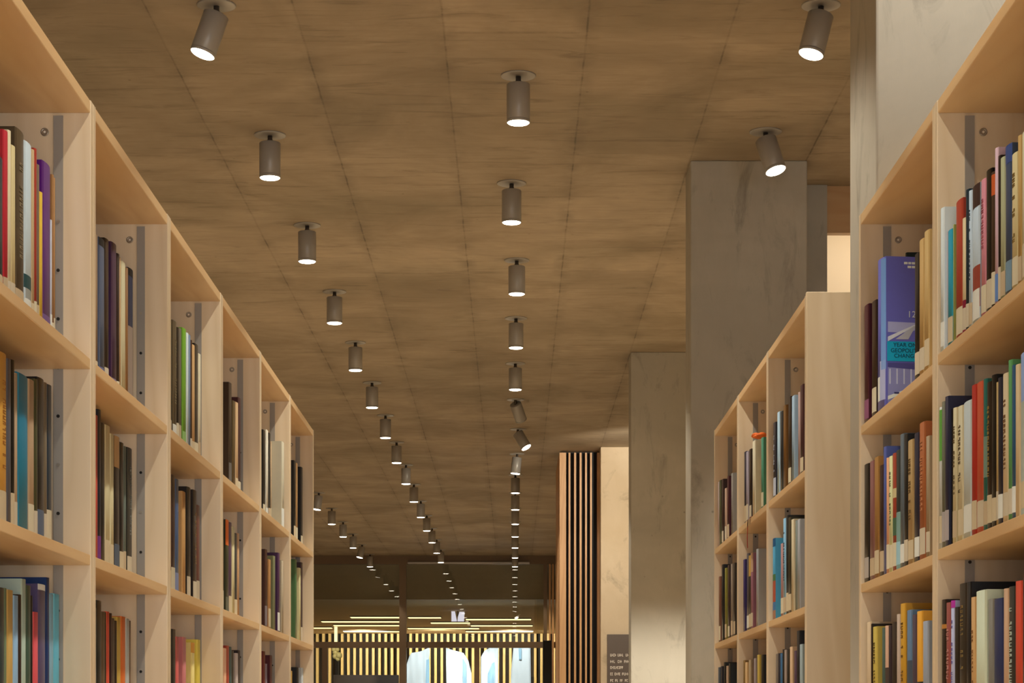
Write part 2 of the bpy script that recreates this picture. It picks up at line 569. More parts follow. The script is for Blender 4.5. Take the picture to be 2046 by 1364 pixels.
# dark low partition and pale ornament in the lobby
y = 36.9
pt = empty('partition', (wx(732, y), y, 0), 'dark low screen in front of the slats behind the glass', 'screen')
obj('panel', box_bm(wx(666, y) - wx(732, y), wx(797, y) - wx(732, y), -0.04, 0.04, 0.05, wz(1348, y), 0.004), DARKBROWN, pt)
obj('base', box_bm(wx(670, y) - wx(732, y), wx(794, y) - wx(732, y), -0.12, 0.12, 0, 0.05), BLACK, pt)
y = 37.4
orn = empty('ornament', (wx(672, y), y, 0), 'pale yellow rounded ornament on a dark stand behind the glass', 'ornament')
YEL = plain('pale_yellow_glaze', '#e0d494', 0.5, 0, 0.1)
bm = bmesh.new()
for (u, v, r) in ((667, 1297, 5), (674, 1297, 5), (670, 1303, 6), (677, 1309, 7), (670, 1311, 6), (675, 1316, 5)):
    bmesh.ops.create_icosphere(bm, subdivisions=2, radius=r * y / F,
                               matrix=Matrix.Translation((wx(u, y) - wx(672, y), random.uniform(-0.02, 0.02), wz(v, y))))
for f_ in bm.faces:
    f_.smooth = True
obj('head', bm, YEL, orn)
bm = bmesh.new()
lathe(bm, [(0.12, 0), (0.12, 0.03), (0.03, 0.05), (0.03, wz(1317, y))], 16)
obj('stand', bm, BLACK, orn)

# ------------------------------------------------------------------ ceiling spotlights
def lamp_meshes():
    d = {}
    bm = bmesh.new(); lathe(bm, [(0.073, 0), (0.073, -0.004), (0.069, -0.006), (0.02, -0.006)], 40); d['plate'] = mesh(bm, 'plate', LAMP_GREY)
    bm = bmesh.new(); lathe(bm, [(0.011, -0.006), (0.011, -0.042)], 16); lathe(bm, [(0.004, -0.020), (0.013, -0.024), (0.013, -0.032), (0.004, -0.036)], 16)
    d['joint'] = mesh(bm, 'joint', LAMP_DARK)
    R, L = 0.0485, 0.160
    bm = bmesh.new()
    lathe(bm, [(0.008, 0.0), (R - 0.003, 0.0), (R, -0.003), (R, -L + 0.014), (R - 0.001, -L + 0.013), (R - 0.001, -L + 0.012), (R, -L + 0.011), (R, -L),
               (R - 0.003, -L), (R - 0.003, -L + 0.02), (0.008, -L + 0.02)], 40)
    d['housing'] = mesh(bm, 'housing', LAMP_GREY)
    bm = bmesh.new(); lathe(bm, [(R - 0.0035, -L + 0.006), (R - 0.0035, -L), (R - 0.007, -L - 0.003), (0.002, -L - 0.005)], 40); d['lens'] = mesh(bm, 'lens', LENS)
    return d


LM = lamp_meshes()
SPOT_W = 70.0
SPOT_COL = (1.0, 0.89, 0.72)


def spot_data():
    l = bpy.data.lights.new('spot_beam', 'SPOT')
    l.energy = SPOT_W
    l.color = SPOT_COL
    l.spot_size = math.radians(90)
    l.spot_blend = 0.3
    l.shadow_soft_size = 0.04
    return l


SPOT = spot_data()


def lamp(x, y, label, group, tilt=None):
    """tilt: (degrees, heading) leaning the can's lower end towards heading (deg, 0 = +x, 90 = away)"""
    r = empty('ceiling_spotlight', (x, y, CEIL), label, 'spotlight', group)
    obj('ceiling_plate', LM['plate'], None, r)
    obj('joint', LM['joint'], None, r)
    h = obj('housing', LM['housing'], None, r, (0, 0, -0.037))
    obj('lens', LM['lens'], None, h)
    lt = bpy.data.objects.new('spot_beam', SPOT)
    COL.objects.link(lt)
    lt.parent = h
    lt.location = (0, 0, -0.175)
    if tilt:
        a, hd = tilt
        hd = math.radians(hd)
        axis = Vector((-math.sin(hd), math.cos(hd), 0))
        h.rotation_mode = 'QUATERNION'
        h.rotation_quaternion = Matrix.Rotation(-math.radians(a), 3, axis).to_quaternion()
    return r


ORD = ['first', 'second', 'third', 'fourth', 'fifth', 'sixth', 'seventh', 'eighth', 'ninth', 'tenth', 'eleventh', 'twelfth', 'thirteenth', 'fourteenth', 'fifteenth', 'sixteenth', 'seventeenth', 'eighteenth']
ROW = 1.765
for n in range(15):
    y = 8.05 + ROW * n
    lab = ('grey cylinder spotlight tilted sideways, first in the row above the left bookcase' if n == 0 else
           f'grey cylinder spotlight hanging straight, {ORD[n]} in the row above the left bookcase')
    lamp(-1.113, y, lab, 'spotlight row over the left bookcase', (19, 195) if n == 0 else None)
cx_off = [0.018, -0.012, 0.016, 0.013, 0.01, 0.012, 0.035, 0.03] + [0.015] * 7
for n in range(15):
    y = 8.92 + ROW * n
    tl = None
    how = 'hanging straight'
    if n == 5:
        tl, how = (40, 62), 'tilted away with its lens hidden'
    if n == 6:
        tl, how = (32, -25), 'tilted with its bright lens showing'
    if n == 7:
        tl, how = (6, 190), 'nearly straight'
    lamp(cx_off[n], y, f'grey cylinder spotlight {how}, {ORD[n]} in the row above the aisle', 'spotlight row over the aisle', tl)
for n in range(6):
    y = 8.92 + ROW * (n + 9)
    tl = (9, 200) if n == 0 else ((14, 205) if n == 4 else None)
    lamp(-2.25, y, f'small distant grey spotlight{" tilted" if tl else ""}, {ORD[n]} in the far row left of the main row', 'distant spotlight row on the left', tl)
lamp(1.148, 8.05, 'grey cylinder spotlight tilted beside the pale concrete pillar, top right', 'spotlights on the right side', (16, 205))
lamp(1.141, 9.76, 'grey cylinder spotlight tilted in front of the grey pillar top', 'spotlights on the right side', (20, -40))


def free_spot(x, y, w=None, size=None, aim=None):
    l = SPOT
    if w or size:
        l = SPOT.copy()
        l.energy = w or SPOT_W
        if size:
            l.spot_size = math.radians(size)
    o = bpy.data.objects.new('spot_beam', l)
    COL.objects.link(o)
    o.location = (x, y, CEIL - 0.2)
    if aim:
        o.rotation_euler = (Vector(aim) - o.location).to_track_quat('-Z', 'Y').to_euler()
    return o


# the rows of lamps go on overhead, before the frame begins and behind the pillars
for k in (1, 2, 3, 4, 5):
    free_spot(-1.113, 8.05 - ROW * k, 105 if k == 1 else 84)
    free_spot(0.0, 8.92 - ROW * k, 100 if k == 1 else 80)
    free_spot(1.135, 8.05 - ROW * k, 40 if k == 2 else 84)
free_spot(1.135, 13.35, 500, 108)
free_spot(1.135, 18.64, 150, 100, (0.98, 20.75, 2.0))
for k in (3, 4, 5, 6):
    free_spot(2.25, 8.05 + ROW * (k - 3))
for k in range(6):
    free_spot(-3.3, 6.0 + 3.5 * k)
wl = bpy.data.lights.new('cream_wall_fill', 'AREA')  # added area light hidden behind the beam, brightening the cream wall
wl.shape = 'RECTANGLE'; wl.size = 2.4; wl.size_y = 0.08; wl.energy = 10; wl.color = SPOT_COL
wo = bpy.data.objects.new('cream_wall_fill', wl); COL.objects.link(wo)
wo.location = (2.4, 10.9, CEIL - 0.06)
wo.rotation_euler = (Vector((2.4, 11.5, CEIL - 0.55)) - wo.location).to_track_quat('-Z', 'Y').to_euler()
# lobby: unseen spots added to brighten the slats, drapes and ornament
for x in (-3.2, -1.6, 0.0):
    free_spot(x, 45.0, 190, 130, (x, 47.2, 1.6)).location.z = LOBZ - 0.12
for x, w in ((-1.5, 190), (-0.1, 190)):
    o = free_spot(x, 34.8, w, 75, (x, 36.8, 1.7))
    o.data.color = (0.84, 0.93, 1.0)
    o.location.z = LOBZ - 0.12

o = free_spot(-2.9, 35.4, 120, 45, (-3.09, 37.4, 2.1))
o.location.z = LOBZ - 0.12

# daylight window behind the camera
al = bpy.data.lights.new('window_daylight', 'AREA')
al.shape = 'RECTANGLE'; al.size = 5.8; al.size_y = 1.8
al.energy = 185; al.color = (0.97, 0.98, 1.0)
ao = bpy.data.objects.new('window_daylight', al); COL.objects.link(ao)
ao.location = (1.3, YB - 0.25, 1.1)
ao.rotation_euler = (PI / 2, 0, 0)

w = bpy.data.worlds.new('world'); scene.world = w
w.use_nodes = True
w.node_tree.nodes['Background'].inputs[0].default_value = (1, 0.95, 0.88, 1)
w.node_tree.nodes['Background'].inputs[1].default_value = 0.4

# ------------------------------------------------------------------ bookcases
TH = 0.024
DEPTH = 0.33
TOPZ = CZ + 1.481 * A
_mc = {}


def cached(key, fn):
    if key not in _mc:
        _mc[key] = fn()
    return _mc[key]


def bookcase(s, y0, y1, shelf_tops, label, group, end_panel=False):
    """one bay; s = -1 left of the aisle, +1 right; y0 near, y1 far"""
    L = y1 - y0
    r = empty('bookcase', (s * A, y0, 0), label, 'bookcase', group)

    def side():
        return mesh(box_bm(0, s * DEPTH, 0.0005, TH, 0, TOPZ, 0.0015), 'side_panel', BIRCH_V)
    me = cached(('side', s), side)
    obj('side_panel', me, None, r)
    fp = obj('side_panel', me, None, r, (0, L - TH - 0.0005, 0))

    def board(t):
        return lambda: mesh(box_bm(s * 0.001, s * (DEPTH - 0.008), TH + 0.0005, L - TH - 0.0005, -t, 0, 0.0015), 'board', BIRCH_H)
    obj('top_board', cached(('top', s, round(L, 3)), board(0.024)), None, r, (0, 0, TOPZ - 0.0008))
    for z in shelf_tops:
        obj('shelf', cached(('shelf', s, round(L, 3)), board(0.020)), None, r, (0, 0, z))
    obj('back_panel', cached(('back', s, round(L, 3)), lambda: mesh(box_bm(s * (DEPTH - 0.007), s * DEPTH, TH + 0.001, L - TH - 0.001, 0.06, TOPZ - 0.03), 'back_panel', BIRCH_V)), None, r)
    obj('plinth', cached(('plinth', s, round(L, 3)), lambda: mesh(box_bm(s * 0.03, s * 0.05, TH + 0.001, L - TH - 0.001, 0, 0.06), 'plinth', BIRCH_H)), None, r)

    def rail():
        bm = bmesh.new()
        add_box(bm, s * 0.052, s * 0.070, -0.0025, 0.0, 0.09, TOPZ - 0.03)
        z = CZ + 0.953
        k = 2
        while z > 0.12:
            M = Matrix.Translation((s * 0.061, -0.0026, z)) @ Matrix.Rotation(PI / 2, 4, 'X')
            lathe(bm, [(0.0032, 0.0), (0.0032, 0.0012)], 12, 2 if k % 5 == 2 else 1, True, M)
            z -= 0.0917
            k += 1
        return mesh(bm, 'shelf_rail', [METAL_STRIP, DARK_HOLE, STEEL])
    obj('shelf_rail', cached(('rail', s), rail), None, r, (0, L - TH - 0.0006, 0))

    def fitting():
        bm = bmesh.new()
        M = Matrix.Rotation(PI / 2, 4, 'X')
        lathe(bm, [(0.0075, -0.0005), (0.0075, 0.0015), (0.0052, 0.0018), (0.0048, 0.0008)], 24, 0, True, M)
        lathe(bm, [(0.0022, 0.0008), (0.0022, 0.0016)], 12, 1, True, M)
        return mesh(bm, 'cam_fitting', [STEEL, WHITE_PAINT])
    obj('cam_fitting', cached('fit', fitting), None, r, (s * 0.0868, L - TH - 0.0006, CZ + 1.405 * A))
    return r


W = 0.9
KY = F * A / 1000
YL = [(0.928 + 0.2618 * k) * KY for k in range(7)]       # near edges of the left bays
sa, sb, sc_ = CZ + 0.870 * A, CZ + 0.407 * A, CZ - 0.045
LOWER = [CZ - 0.415, 0.08]
LEFT_NAMES = ['first left bookcase, cut by the picture edge', 'second left bookcase', 'third left bookcase', 'fourth left bookcase',
              'fifth left bookcase', 'last left bookcase']
for k in range(6):
    lab = ['birch bookcase cut off by the left picture edge, purple book on its top shelf',
           'birch bookcase, second bay along the left row, white and orange books low down',
           'birch bookcase, third bay along the left row, bright green book on top shelf',
           'birch bookcase, fourth bay along the left row, orange topped book inside',
           'birch bookcase, fifth bay along the left row, wide cream file on top shelf',
           'birch bookcase at the far end of the left row, green book inside'][k]
    bookcase(-1, YL[k], YL[k + 1] - 0.0005, [sa, sb, sc_] + LOWER, lab, 'birch bookcases of the left row')
R0S = [CZ + 0.880 * A, CZ + 0.4195 * A, sc_ + 0.01]
R1S = [CZ + 0.868 * A, CZ + 0.413 * A, sc_ + 0.005]
R2S = [CZ + 0.886 * A, CZ + 0.416 * A, sc_]
bookcase(1, YL[0], YL[1] - 0.0005, R0S + LOWER, 'birch bookcase cut off by the right picture edge', 'birch bookcases of the right row')
bookcase(1, YL[1], YL[2] - 0.0005, R1S + LOWER, 'birch bookcase with the violet report, against the pale pillar', 'birch bookcases of the right row')
YR = [5.89, 6.79, 7.69, 8.59]
for k in range(3):
    bc = bookcase(1, YR[k] + (0.0 if k else 0.002), YR[k + 1] - 0.0005, R2S + LOWER,
                  ['birch bookcase behind the pale pillar, its plain end panel facing the viewer',
                   'birch bookcase with the orange ribbon, middle of the rear right row',
                   'birch bookcase at the far end of the rear right row'][k], 'birch bookcases of the rear right row')
    if k == 0:
        obj('end_panel', box_bm(-0.001, 0.68, -0.020, -0.001, 0, TOPZ + 0.004, 0.002), BIRCH_V, bc)

# ------------------------------------------------------------------ books
CREAM, WHITE = '#e6d6b6', '#eef0f0'


def bulge(t):
    return min(0.004, 0.16 * t)


def spine_x(y, t):
    q_ = 2 * y / t
    return bulge(t) * (1 - q_ * q_)


def patch_bm(bm, t, z0, z1, f0=-0.46, f1=0.46, off=0.0005, n=5):
    fr, bk = [], []
    for i in range(n + 1):
        y_ = t * (f0 + (f1 - f0) * i / n)
        x_ = spine_x(y_, t)
        fr.append((x_ + off, y_)); bk.append((x_ - 0.0004, y_))
    ring = fr + bk[::-1]
    a = [bm.verts.new((x_, y_, z0)) for x_, y_ in ring]
    b = [bm.verts.new((x_, y_, z1)) for x_, y_ in ring]
    m = len(ring)
    bm.faces.new(a); bm.faces.new(b[::-1])
    for i in range(m):
        bm.faces.new((a[i], a[(i + 1) % m], b[(i + 1) % m], b[i]))


def cover_bm(t, h, D):
    c = min(0.0028, t * 0.18)
    N = 8
    out = [(spine_x(-t / 2 + t * i / N, t), -t / 2 + t * i / N) for i in range(N + 1)]
    outer = [(-D, -t / 2)] + out + [(-D, t / 2)]
    ti = t - 2 * c
    inn = [(spine_x(-ti / 2 + ti * i / N, t) - c, -ti / 2 + ti * i / N) for i in range(N + 1)]
    inner = [(-D, -ti / 2)] + inn + [(-D, ti / 2)]
    bm = bmesh.new()
    oa = [bm.verts.new((x_, y_, 0)) for x_, y_ in outer]; ob = [bm.verts.new((x_, y_, h)) for x_, y_ in outer]
    ia = [bm.verts.new((x_, y_, 0)) for x_, y_ in inner]; ib = [bm.verts.new((x_, y_, h)) for x_, y_ in inner]
    n = len(outer)
    for i in range(n - 1):
        f1 = bm.faces.new((oa[i], oa[i + 1], ob[i + 1], ob[i]))
        f2 = bm.faces.new((ia[i + 1], ia[i], ib[i], ib[i + 1]))
        f1.smooth = f2.smooth = 1 < i < n - 3
        bm.faces.new((oa[i + 1], oa[i], ia[i], ia[i + 1]))
        bm.faces.new((ob[i], ob[i + 1], ib[i + 1], ib[i]))
    for j in (0, n - 1):
        bm.faces.new((oa[j], ob[j], ib[j], ia[j]))
    return bm


def glyphs_bm(t, z0, z1, seed, f0=-0.17, f1=0.17):
    rg = random.Random(seed)
    bm = bmesh.new()
    z = z0
    while z < z1:
        hgt = rg.uniform(0.003, 0.007)
        if rg.random() < 0.18:
            z += 0.012
            continue
        k = rg.randrange(3)
        patch_bm(bm, t, z, z + 0.0012, f0, f1, 0.0008, 2)
        if k != 1:
            patch_bm(bm, t, z + hgt - 0.0012, z + hgt, f0, f1, 0.0008, 2)
        patch_bm(bm, t, z + 0.0012, z + hgt - 0.0012, f1 - 0.10 if k else f0, f1 if k else f0 + 0.10, 0.0008, 2)
        z += hgt + 0.0035
    return bm


LABELS = set()
BOOKS = []


def lum(h):
    c = rgb(h)
    return 0.3 * c[0] + 0.59 * c[1] + 0.11 * c[2]


def build_book(s, xs, ya, yb, z0, h, D, color, label, group, o, seed):
    t = yb - ya
    r = empty('book', (s * xs, (ya + yb) / 2, z0), label, 'book', group)
    rz = 0 if s < 0 else PI
    r.rotation_euler = (0, 0, rz)
    if o.get('rot'):
        r.rotation_euler.z += math.radians(o['rot'])
    if o.get('lean'):
        r.rotation_euler.x = math.radians(o['lean'])
        r.location.z += abs(math.sin(math.radians(o['lean']))) * t / 2 + 0.0005
    rough = 0.36 if lum(color) < 0.15 else 0.5
    obj('cover', cover_bm(t, h, D), book_mat(color, rough), r)
    c = min(0.0028, t * 0.18)
    obj('pages', box_bm(-D + 0.005, -c - 0.0003 - bulge(t) * 0.0, -t / 2 + c + 0.0001, t / 2 - c - 0.0001, 0.003, h - 0.004), PAGES, r)
    st = o.get('st', CREAM)
    if st and t > 0.006:
        bm = bmesh.new()
        rg = random.Random(seed)
        patch_bm(bm, t, 0.010, o.get('sh', rg.uniform(0.060, 0.076) if s < 0 else rg.uniform(0.048, 0.066)))
        if st == CREAM:
            st = rg.choice(['#e2d0ac', '#dac29a', '#cfb38c', '#d8c4a4'])
        obj('call_label', bm, book_mat(st, 0.6), r)
    for (f0, f1, hc) in o.get('bands', ()):
        bm = bmesh.new()
        patch_bm(bm, t, f0 * h, f1 * h, -0.495, 0.495, 0.0003)
        obj('printed_band', bm, book_mat(hc, 0.5), r)
    tc = o.get('t')
    if tc and t > 0.008:
        obj('spine_title', glyphs_bm(t, h * 0.36, h * 0.86, seed), book_mat(tc, 0.5), r)
    return r


# per compartment: side, bay near y, bay far y, shelf z, clear height, spine setback, place words, books from u, to u, top v, colour, description, options
def compartment(s, yn, yf, z, clear, xs, place, rows, label_free=False, endword='far end'):
    rows = sorted(rows, key=lambda q: (q[1] if s < 0 else -q[0]), reverse=True)   # far books first
    lim = yf - TH - 0.006
    prev = lim
    built = []
    for (u0, u1, v, color, desc, *rest) in rows:
        o = dict(rest[0]) if rest else {}
        if label_free and 'st' not in o:
            o['st'] = None
        x = o.get('xs', xs)
        if s < 0:
            yfar, ynear = x * F / (VU - u1), x * F / (VU - u0)
        else:
            yfar, ynear = x * F / (u0 - VU), x * F / (u1 - VU)
        yfar = min(yfar, prev)
        ynear = min(ynear, yfar - 0.004)
        if prev - yfar < 0.006:
            yfar = prev
        ynear = max(ynear, yfar - o.get('cap', 0.085 if yn < 4 else 0.062))
        if o.get('lean'):
            yfar -= 0.012
            ynear = min(ynear, yfar - 0.004)
        ynear = max(ynear, yn + TH + 0.002)
        if yfar - ynear < 0.0035:
            continue
        ym = (yfar + ynear) / 2
        h = min(wz(v, ym) - z, clear - 0.006)
        h = max(h, 0.1)
        D = o.get('D', max(0.12, min(0.70 * h, 0.235)))
        D = min(D, A + DEPTH - 0.012 - x)
        built.append([o, x, ynear + 0.0004, yfar - 0.0004, h, D, color, desc])
        prev = ynear - (0.010 if o.get('lean') else 0)
    descs = [b[7] for b in built]
    for i, b in enumerate(built):
        o, x, ya, yb, h, D, color, desc = b
        if descs.count(desc) > 1:
            k = [j for j, q in enumerate(descs) if q == desc].index(i)
            extra = f', {ORD[k]} such from its far end'
        else:
            extra = ''
        label = f'{desc} book on {place}{extra}'
        if label in LABELS:
            print('DUP LABEL', label)
        LABELS.add(label)
        if len(label.split()) > 16:
            print('LONG LABEL', label)
        BOOKS.append(build_book(s, x, ya, yb, z + 0.0003, h, D, color, label, 'books on ' + place, o, len(BOOKS)))


N = {'st': None}
Wt = {'st': WHITE}
def T(c, **k): return dict(t=c, **k)


cA, cB, cC = (TOPZ - 0.025) - sa, sa - 0.020 - sb, sb - 0.020 - sc_
P = lambda shelf, bay: f'the {shelf} shelf of the {bay}'
B0, B1, B2, B3, B4, B5 = ('first left bay', 'second left bay', 'third left bay', 'fourth left bay', 'fifth left bay', 'last left bay')
TOPS, SEC, THI = 'top', 'second', 'third'

compartment(-1, YL[0], YL[1], sa, cA, 0.866, P(TOPS, B0), [
    (-30, -12, 300, '#7a3b2c', 'half-hidden brown'), (-12, 5, 314, '#1f3d48', 'dark teal'), (5, 14, 263, '#c22a36', 'tall bright red'), (14, 20, 262, '#e8d2a8', 'tall thin cream'),
    (20, 29, 293, '#dcc48c', 'straw coloured'), (29, 47, 263, '#54442f', 'thick dark brown', T('#8d7a5c')), (47, 62, 288, '#cdd6de', 'pale grey-blue', {'st': WHITE, 'bands': [(0.24, 0.31, '#1e4a4c')]}),
    (62, 67, 300, '#c7a578', 'thin beige'), (67, 72, 298, '#a8382a', 'thin brick red'), (72, 77, 330, '#7d6650', 'thin taupe'),
    (77, 83, 385, '#e6b93c', 'slim yellow', N), (83, 100, 329, '#5a1670', 'thick purple', {'st': '#7d5a8c'}), (100, 103, 440, '#c6c1c6', 'thin silvery', Wt),
    (103, 106.5, 350, '#9a6a3c', 'thin brown'), (106.5, 110, 356, '#b4814e', 'thin tan')])
compartment(-1, YL[0], YL[1], sb, cB, 0.862, P(SEC, B0), [
    (-24, -4, 700, '#7e4a2a', 'half-hidden brown'), (-4, 12, 706, '#e3a544', 'orange-yellow', T('#a86a20')), (12, 20, 718, '#5c5a5e', 'mottled grey', N), (20, 27, 720, '#16130f', 'slim black'),
    (27, 33, 746, '#c7a681', 'thin beige'), (33, 55, 750, '#0d7f9c', 'wide teal blue', {'st': WHITE, 'sh': 0.022}), (55, 67, 760, '#bf9c77', 'beige'),
    (67, 73, 758, '#4c4a2c', 'slim olive'), (73, 87, 757, '#0f0e10', 'thick black', {'st': '#5d6878'}), (87, 92, 765, '#7a6850', 'thin taupe'),
    (92, 102, 770, '#22384a', 'dark blue')])
compartment(-1, YL[0], YL[1], sc_, cC, 0.858, P(THI, B0), [
    (-26, -8, 1166, '#2c4a3c', 'half-hidden dark green'), (-8, 8, 1174, '#20363a', 'dark teal'), (8, 12, 1175, '#6f7a58', 'thin moss green'), (12, 25, 1179, '#c79e56', 'ochre'),
    (25, 35, 1190, '#92b4cc', 'light blue'), (35, 41, 1188, '#3a2820', 'dark brown'), (41, 50, 1157, '#b3c2ae', 'tall pale green'), (50, 60, 1170, '#3c5444', 'dark green'),
    (60, 64, 1190, '#1a1818', 'thin black'), (64, 75, 1223, '#e0545a', 'short coral red'), (75, 90, 1168, '#57496a', 'greyish purple', {'bands': [(0.965, 1.0, '#d8d4cc')]}), (90, 97, 1154, '#1a3d74', 'tall navy blue'),
    (97, 105, 1187, '#8fb6c4', 'grey-blue'), (105, 118, 1187, '#66bfdc', 'sky blue')], True)

compartment(-1, YL[1], YL[2], sa, cA, 0.876, P(TOPS, B1), [
    (186, 194, 470, '#8a6a4a', 'half-hidden tan'), (194, 208, 479, '#4a5468', 'slate blue', {'st': '#6a6a90', 'bands': [(0.95, 1, '#1c1a1c')]}), (208, 216, 479, '#38261a', 'blackish brown'),
    (216, 232, 488, '#48264a', 'thick plum purple', {'st': '#8d7a94'}), (232, 237, 508, '#3a261e', 'thin dark brown'), (237, 240, 515, '#c49a68', 'thin tan', N), (240, 250, 525, '#d8c89c', 'cream', N),
    (250, 254, 536, '#9a6a3c', 'thin brown', N), (254, 265, 539, '#28304c', 'rounded navy', {'st': None, 'bands': [(0.1, 0.62, '#a08a78'), (0.95, 1, '#141214')]})])
compartment(-1, YL[1], YL[2], sb, cB, 0.874, P(SEC, B1), [
    (186, 194, 830, '#d2503e', 'red', N), (194, 200, 819, '#1c2434', 'slim blue-black', {'st': '#7c3a7c'}), (200, 208, 846, '#2a2420', 'dark brown', N), (208, 219, 851, '#dac99a', 'cream'),
    (219, 226, 868, '#e0cf9e', 'pale straw'), (226, 238, 873, '#2c2018', 'two-tone brown', {'st': '#5a626c', 'bands': [(0.78, 1.0, '#b58a58')]}), (238, 246, 885, '#14100e', 'black'), (246, 250, 892, '#6e7668', 'thin grey-green'),
    (250, 263, 896, '#24261f', 'charcoal', T('#7c7c70', st=CREAM))])
compartment(-1, YL[1], YL[2], sc_, cC, 0.872, P(THI, B1), [
    (186, 190, 1215, '#8a857c', 'thin grey'), (190, 202, 1200, '#151a18', 'tall black'), (202, 208, 1222, '#6a543c', 'slim brown'), (208, 211, 1223, '#33301c', 'thin olive'),
    (211, 217, 1222, '#e0553c', 'coral red'), (217, 222, 1225, '#3a1418', 'thin maroon'), (222, 227, 1235, '#5e4c3a', 'thin taupe'), (227, 232, 1240, '#2c1a0e', 'thin dark brown'),
    (232, 239, 1233, '#cfa84a', 'mustard yellow'), (239, 250, 1232, '#e8742e', 'orange'), (250, 257, 1236, '#c2c2b8', 'silver white'), (257, 260, 1240, '#7c6048', 'thin umber')], True)

compartment(-1, YL[2], YL[3], sa, cA, 0.853, P(TOPS, B2), [
    (334, 342, 638, '#6a5a3a', 'half-hidden olive'), (342, 352, 643, '#5a4a30', 'olive brown', T('#9a8a64', st=WHITE)), (352, 356, 655, '#2c241c', 'thin black'), (356, 361, 657, '#6c6050', 'thin grey'),
    (361, 371, 658, '#74a52c', 'bright green', {'st': '#9cc070'}), (371, 375, 666, '#d6dce0', 'thin white', N), (375, 379, 670, '#7a8ca0', 'thin grey-blue', N), (379, 382, 680, '#4a2c1c', 'thin brown'),
    (382, 388, 690, '#d8a66c', 'tan'), (388, 395, 689, '#1c1410', 'black'), (395, 400, 708, '#e4d4b0', 'thin cream')])
compartment(-1, YL[2], YL[3], sb, cB, 0.853, P(SEC, B2), [
    (334, 341, 946, '#6a3a2c', 'half-hidden brown'), (341, 349, 950, '#40201c', 'maroon brown'), (349, 356, 958, '#4a648c', 'blue', {'st': '#8c94b4'}), (356, 370, 983, '#d8a262', 'light tan', N),
    (370, 380, 974, '#241c14', 'tall black'), (380, 392, 980, '#33241a', 'dark brown', T('#8a6a3c')), (392, 398, 1010, '#70382c', 'maroon')])
compartment(-1, YL[2], YL[3], sc_, cC, 0.855, P(THI, B2), [
    (332, 341, 1250, '#4a3a2c', 'half-hidden brown'), (341, 350, 1257, '#1d1a14', 'black'), (350, 356, 1272, '#d05c54', 'slim red'), (356, 371, 1273, '#c8736e', 'thick rose pink'), (372, 388, 1284, '#eed27c', 'pale yellow', {'bands': [(0.9, 1, '#e09a3c')]}),
    (388, 403, 1278, '#edd052', 'bright yellow')], True)

compartment(-1, YL[3], YL[4], sa, cA, 0.858, P(TOPS, B3), [
    (446, 462, 766, '#3c2a18', 'thick dark brown', {'st': '#6c6258', 'sh': 0.1}), (464, 469, 802, '#5a4420', 'thin olive brown', N), (469, 475, 805, '#d2a878', 'thin tan'), (475, 480, 796, '#45161c', 'thin maroon')])
compartment(-1, YL[3], YL[4], sb, cB, 0.858, P(SEC, B3), [
    (438, 446, 1034, '#8a5a34', 'half-hidden brown'), (446, 456, 1039, '#3c3c1c', 'orange-topped green', {'st': '#6c6a54', 'bands': [(0.74, 1.0, '#e06a20')]}), (456.5, 462, 1044, '#52344a', 'slim plum'), (462, 468, 1053, '#d6c490', 'slim cream', N),
    (468, 473, 1066, '#20262c', 'slim black'), (473, 477, 1066, '#c49262', 'thin tan', N)])
compartment(-1, YL[3], YL[4], sc_, cC, 0.858, P(THI, B3), [
    (444, 451, 1295, '#dfa57c', 'pinkish tan'), (451, 457, 1290, '#a63a22', 'brick red'), (457, 462, 1292, '#2c4a48', 'dark teal'), (462, 466, 1300, '#3a3020', 'dark olive'),
    (466, 475, 1305, '#bca596', 'pinkish beige'), (475, 479, 1299, '#260c0c', 'thin maroon')], True)

compartment(-1, YL[4], YL[5], sa, cA, 0.855, P(TOPS, B4), [
    (523, 529, 860, '#120f0c', 'tall black'), (529, 535, 860, '#ddcfb4', 'slim cream', Wt), (535, 540, 866, '#15110d', 'slim black'), (540, 545, 882, '#cfa474', 'thin tan'),
    (552, 567, 884, '#cfc0a0', 'wide cream', {'xs': 0.818, 'st': WHITE, 'cap': 0.08})])
compartment(-1, YL[4], YL[5], sb, cB, 0.822, P(SEC, B4), [
    (524, 533, 1098, '#4a2010', 'chestnut brown', {'st': '#8c7c78'}), (533, 540, 1118, '#b98048', 'tan brown'), (540, 549, 1111, '#7d7c52', 'olive green', N),
    (549, 558, 1105, '#4c1e50', 'purple', Wt), (558, 565, 1120, '#b9a484', 'beige', N)])
compartment(-1, YL[4], YL[5], sc_, cC, 0.857, P(THI, B4), [
    (522, 529, 1301, '#701a18', 'dark red'), (529, 533, 1326, '#8a7880', 'thin grey'), (533, 543, 1309, '#5c1018', 'maroon')], True)
compartment(-1, YL[5], YL[6], sa, cA, 0.842, P(TOPS, B5), [
    (583, 590, 921, '#1a1612', 'black'), (590, 594, 926, '#a87c4c', 'thin tan'), (595, 604, 934, '#0f0c0a', 'slim black')])
compartment(-1, YL[5], YL[6], sb, cB, 0.842, P(SEC, B5), [
    (583, 592, 1118, '#46683c', 'green', N), (593, 600, 1135, '#d4c48c', 'cream', N), (600, 605, 1124, '#3c1424', 'dark red')])
compartment(-1, YL[5], YL[6], sc_, cC, 0.84, P(THI, B5), [
    (579, 583, 1340, '#b98a3c', 'thin ochre'), (583, 596, 1333, '#1a1a1c', 'black'), (597, 607, 1334, '#c4c6c2', 'white')], True)

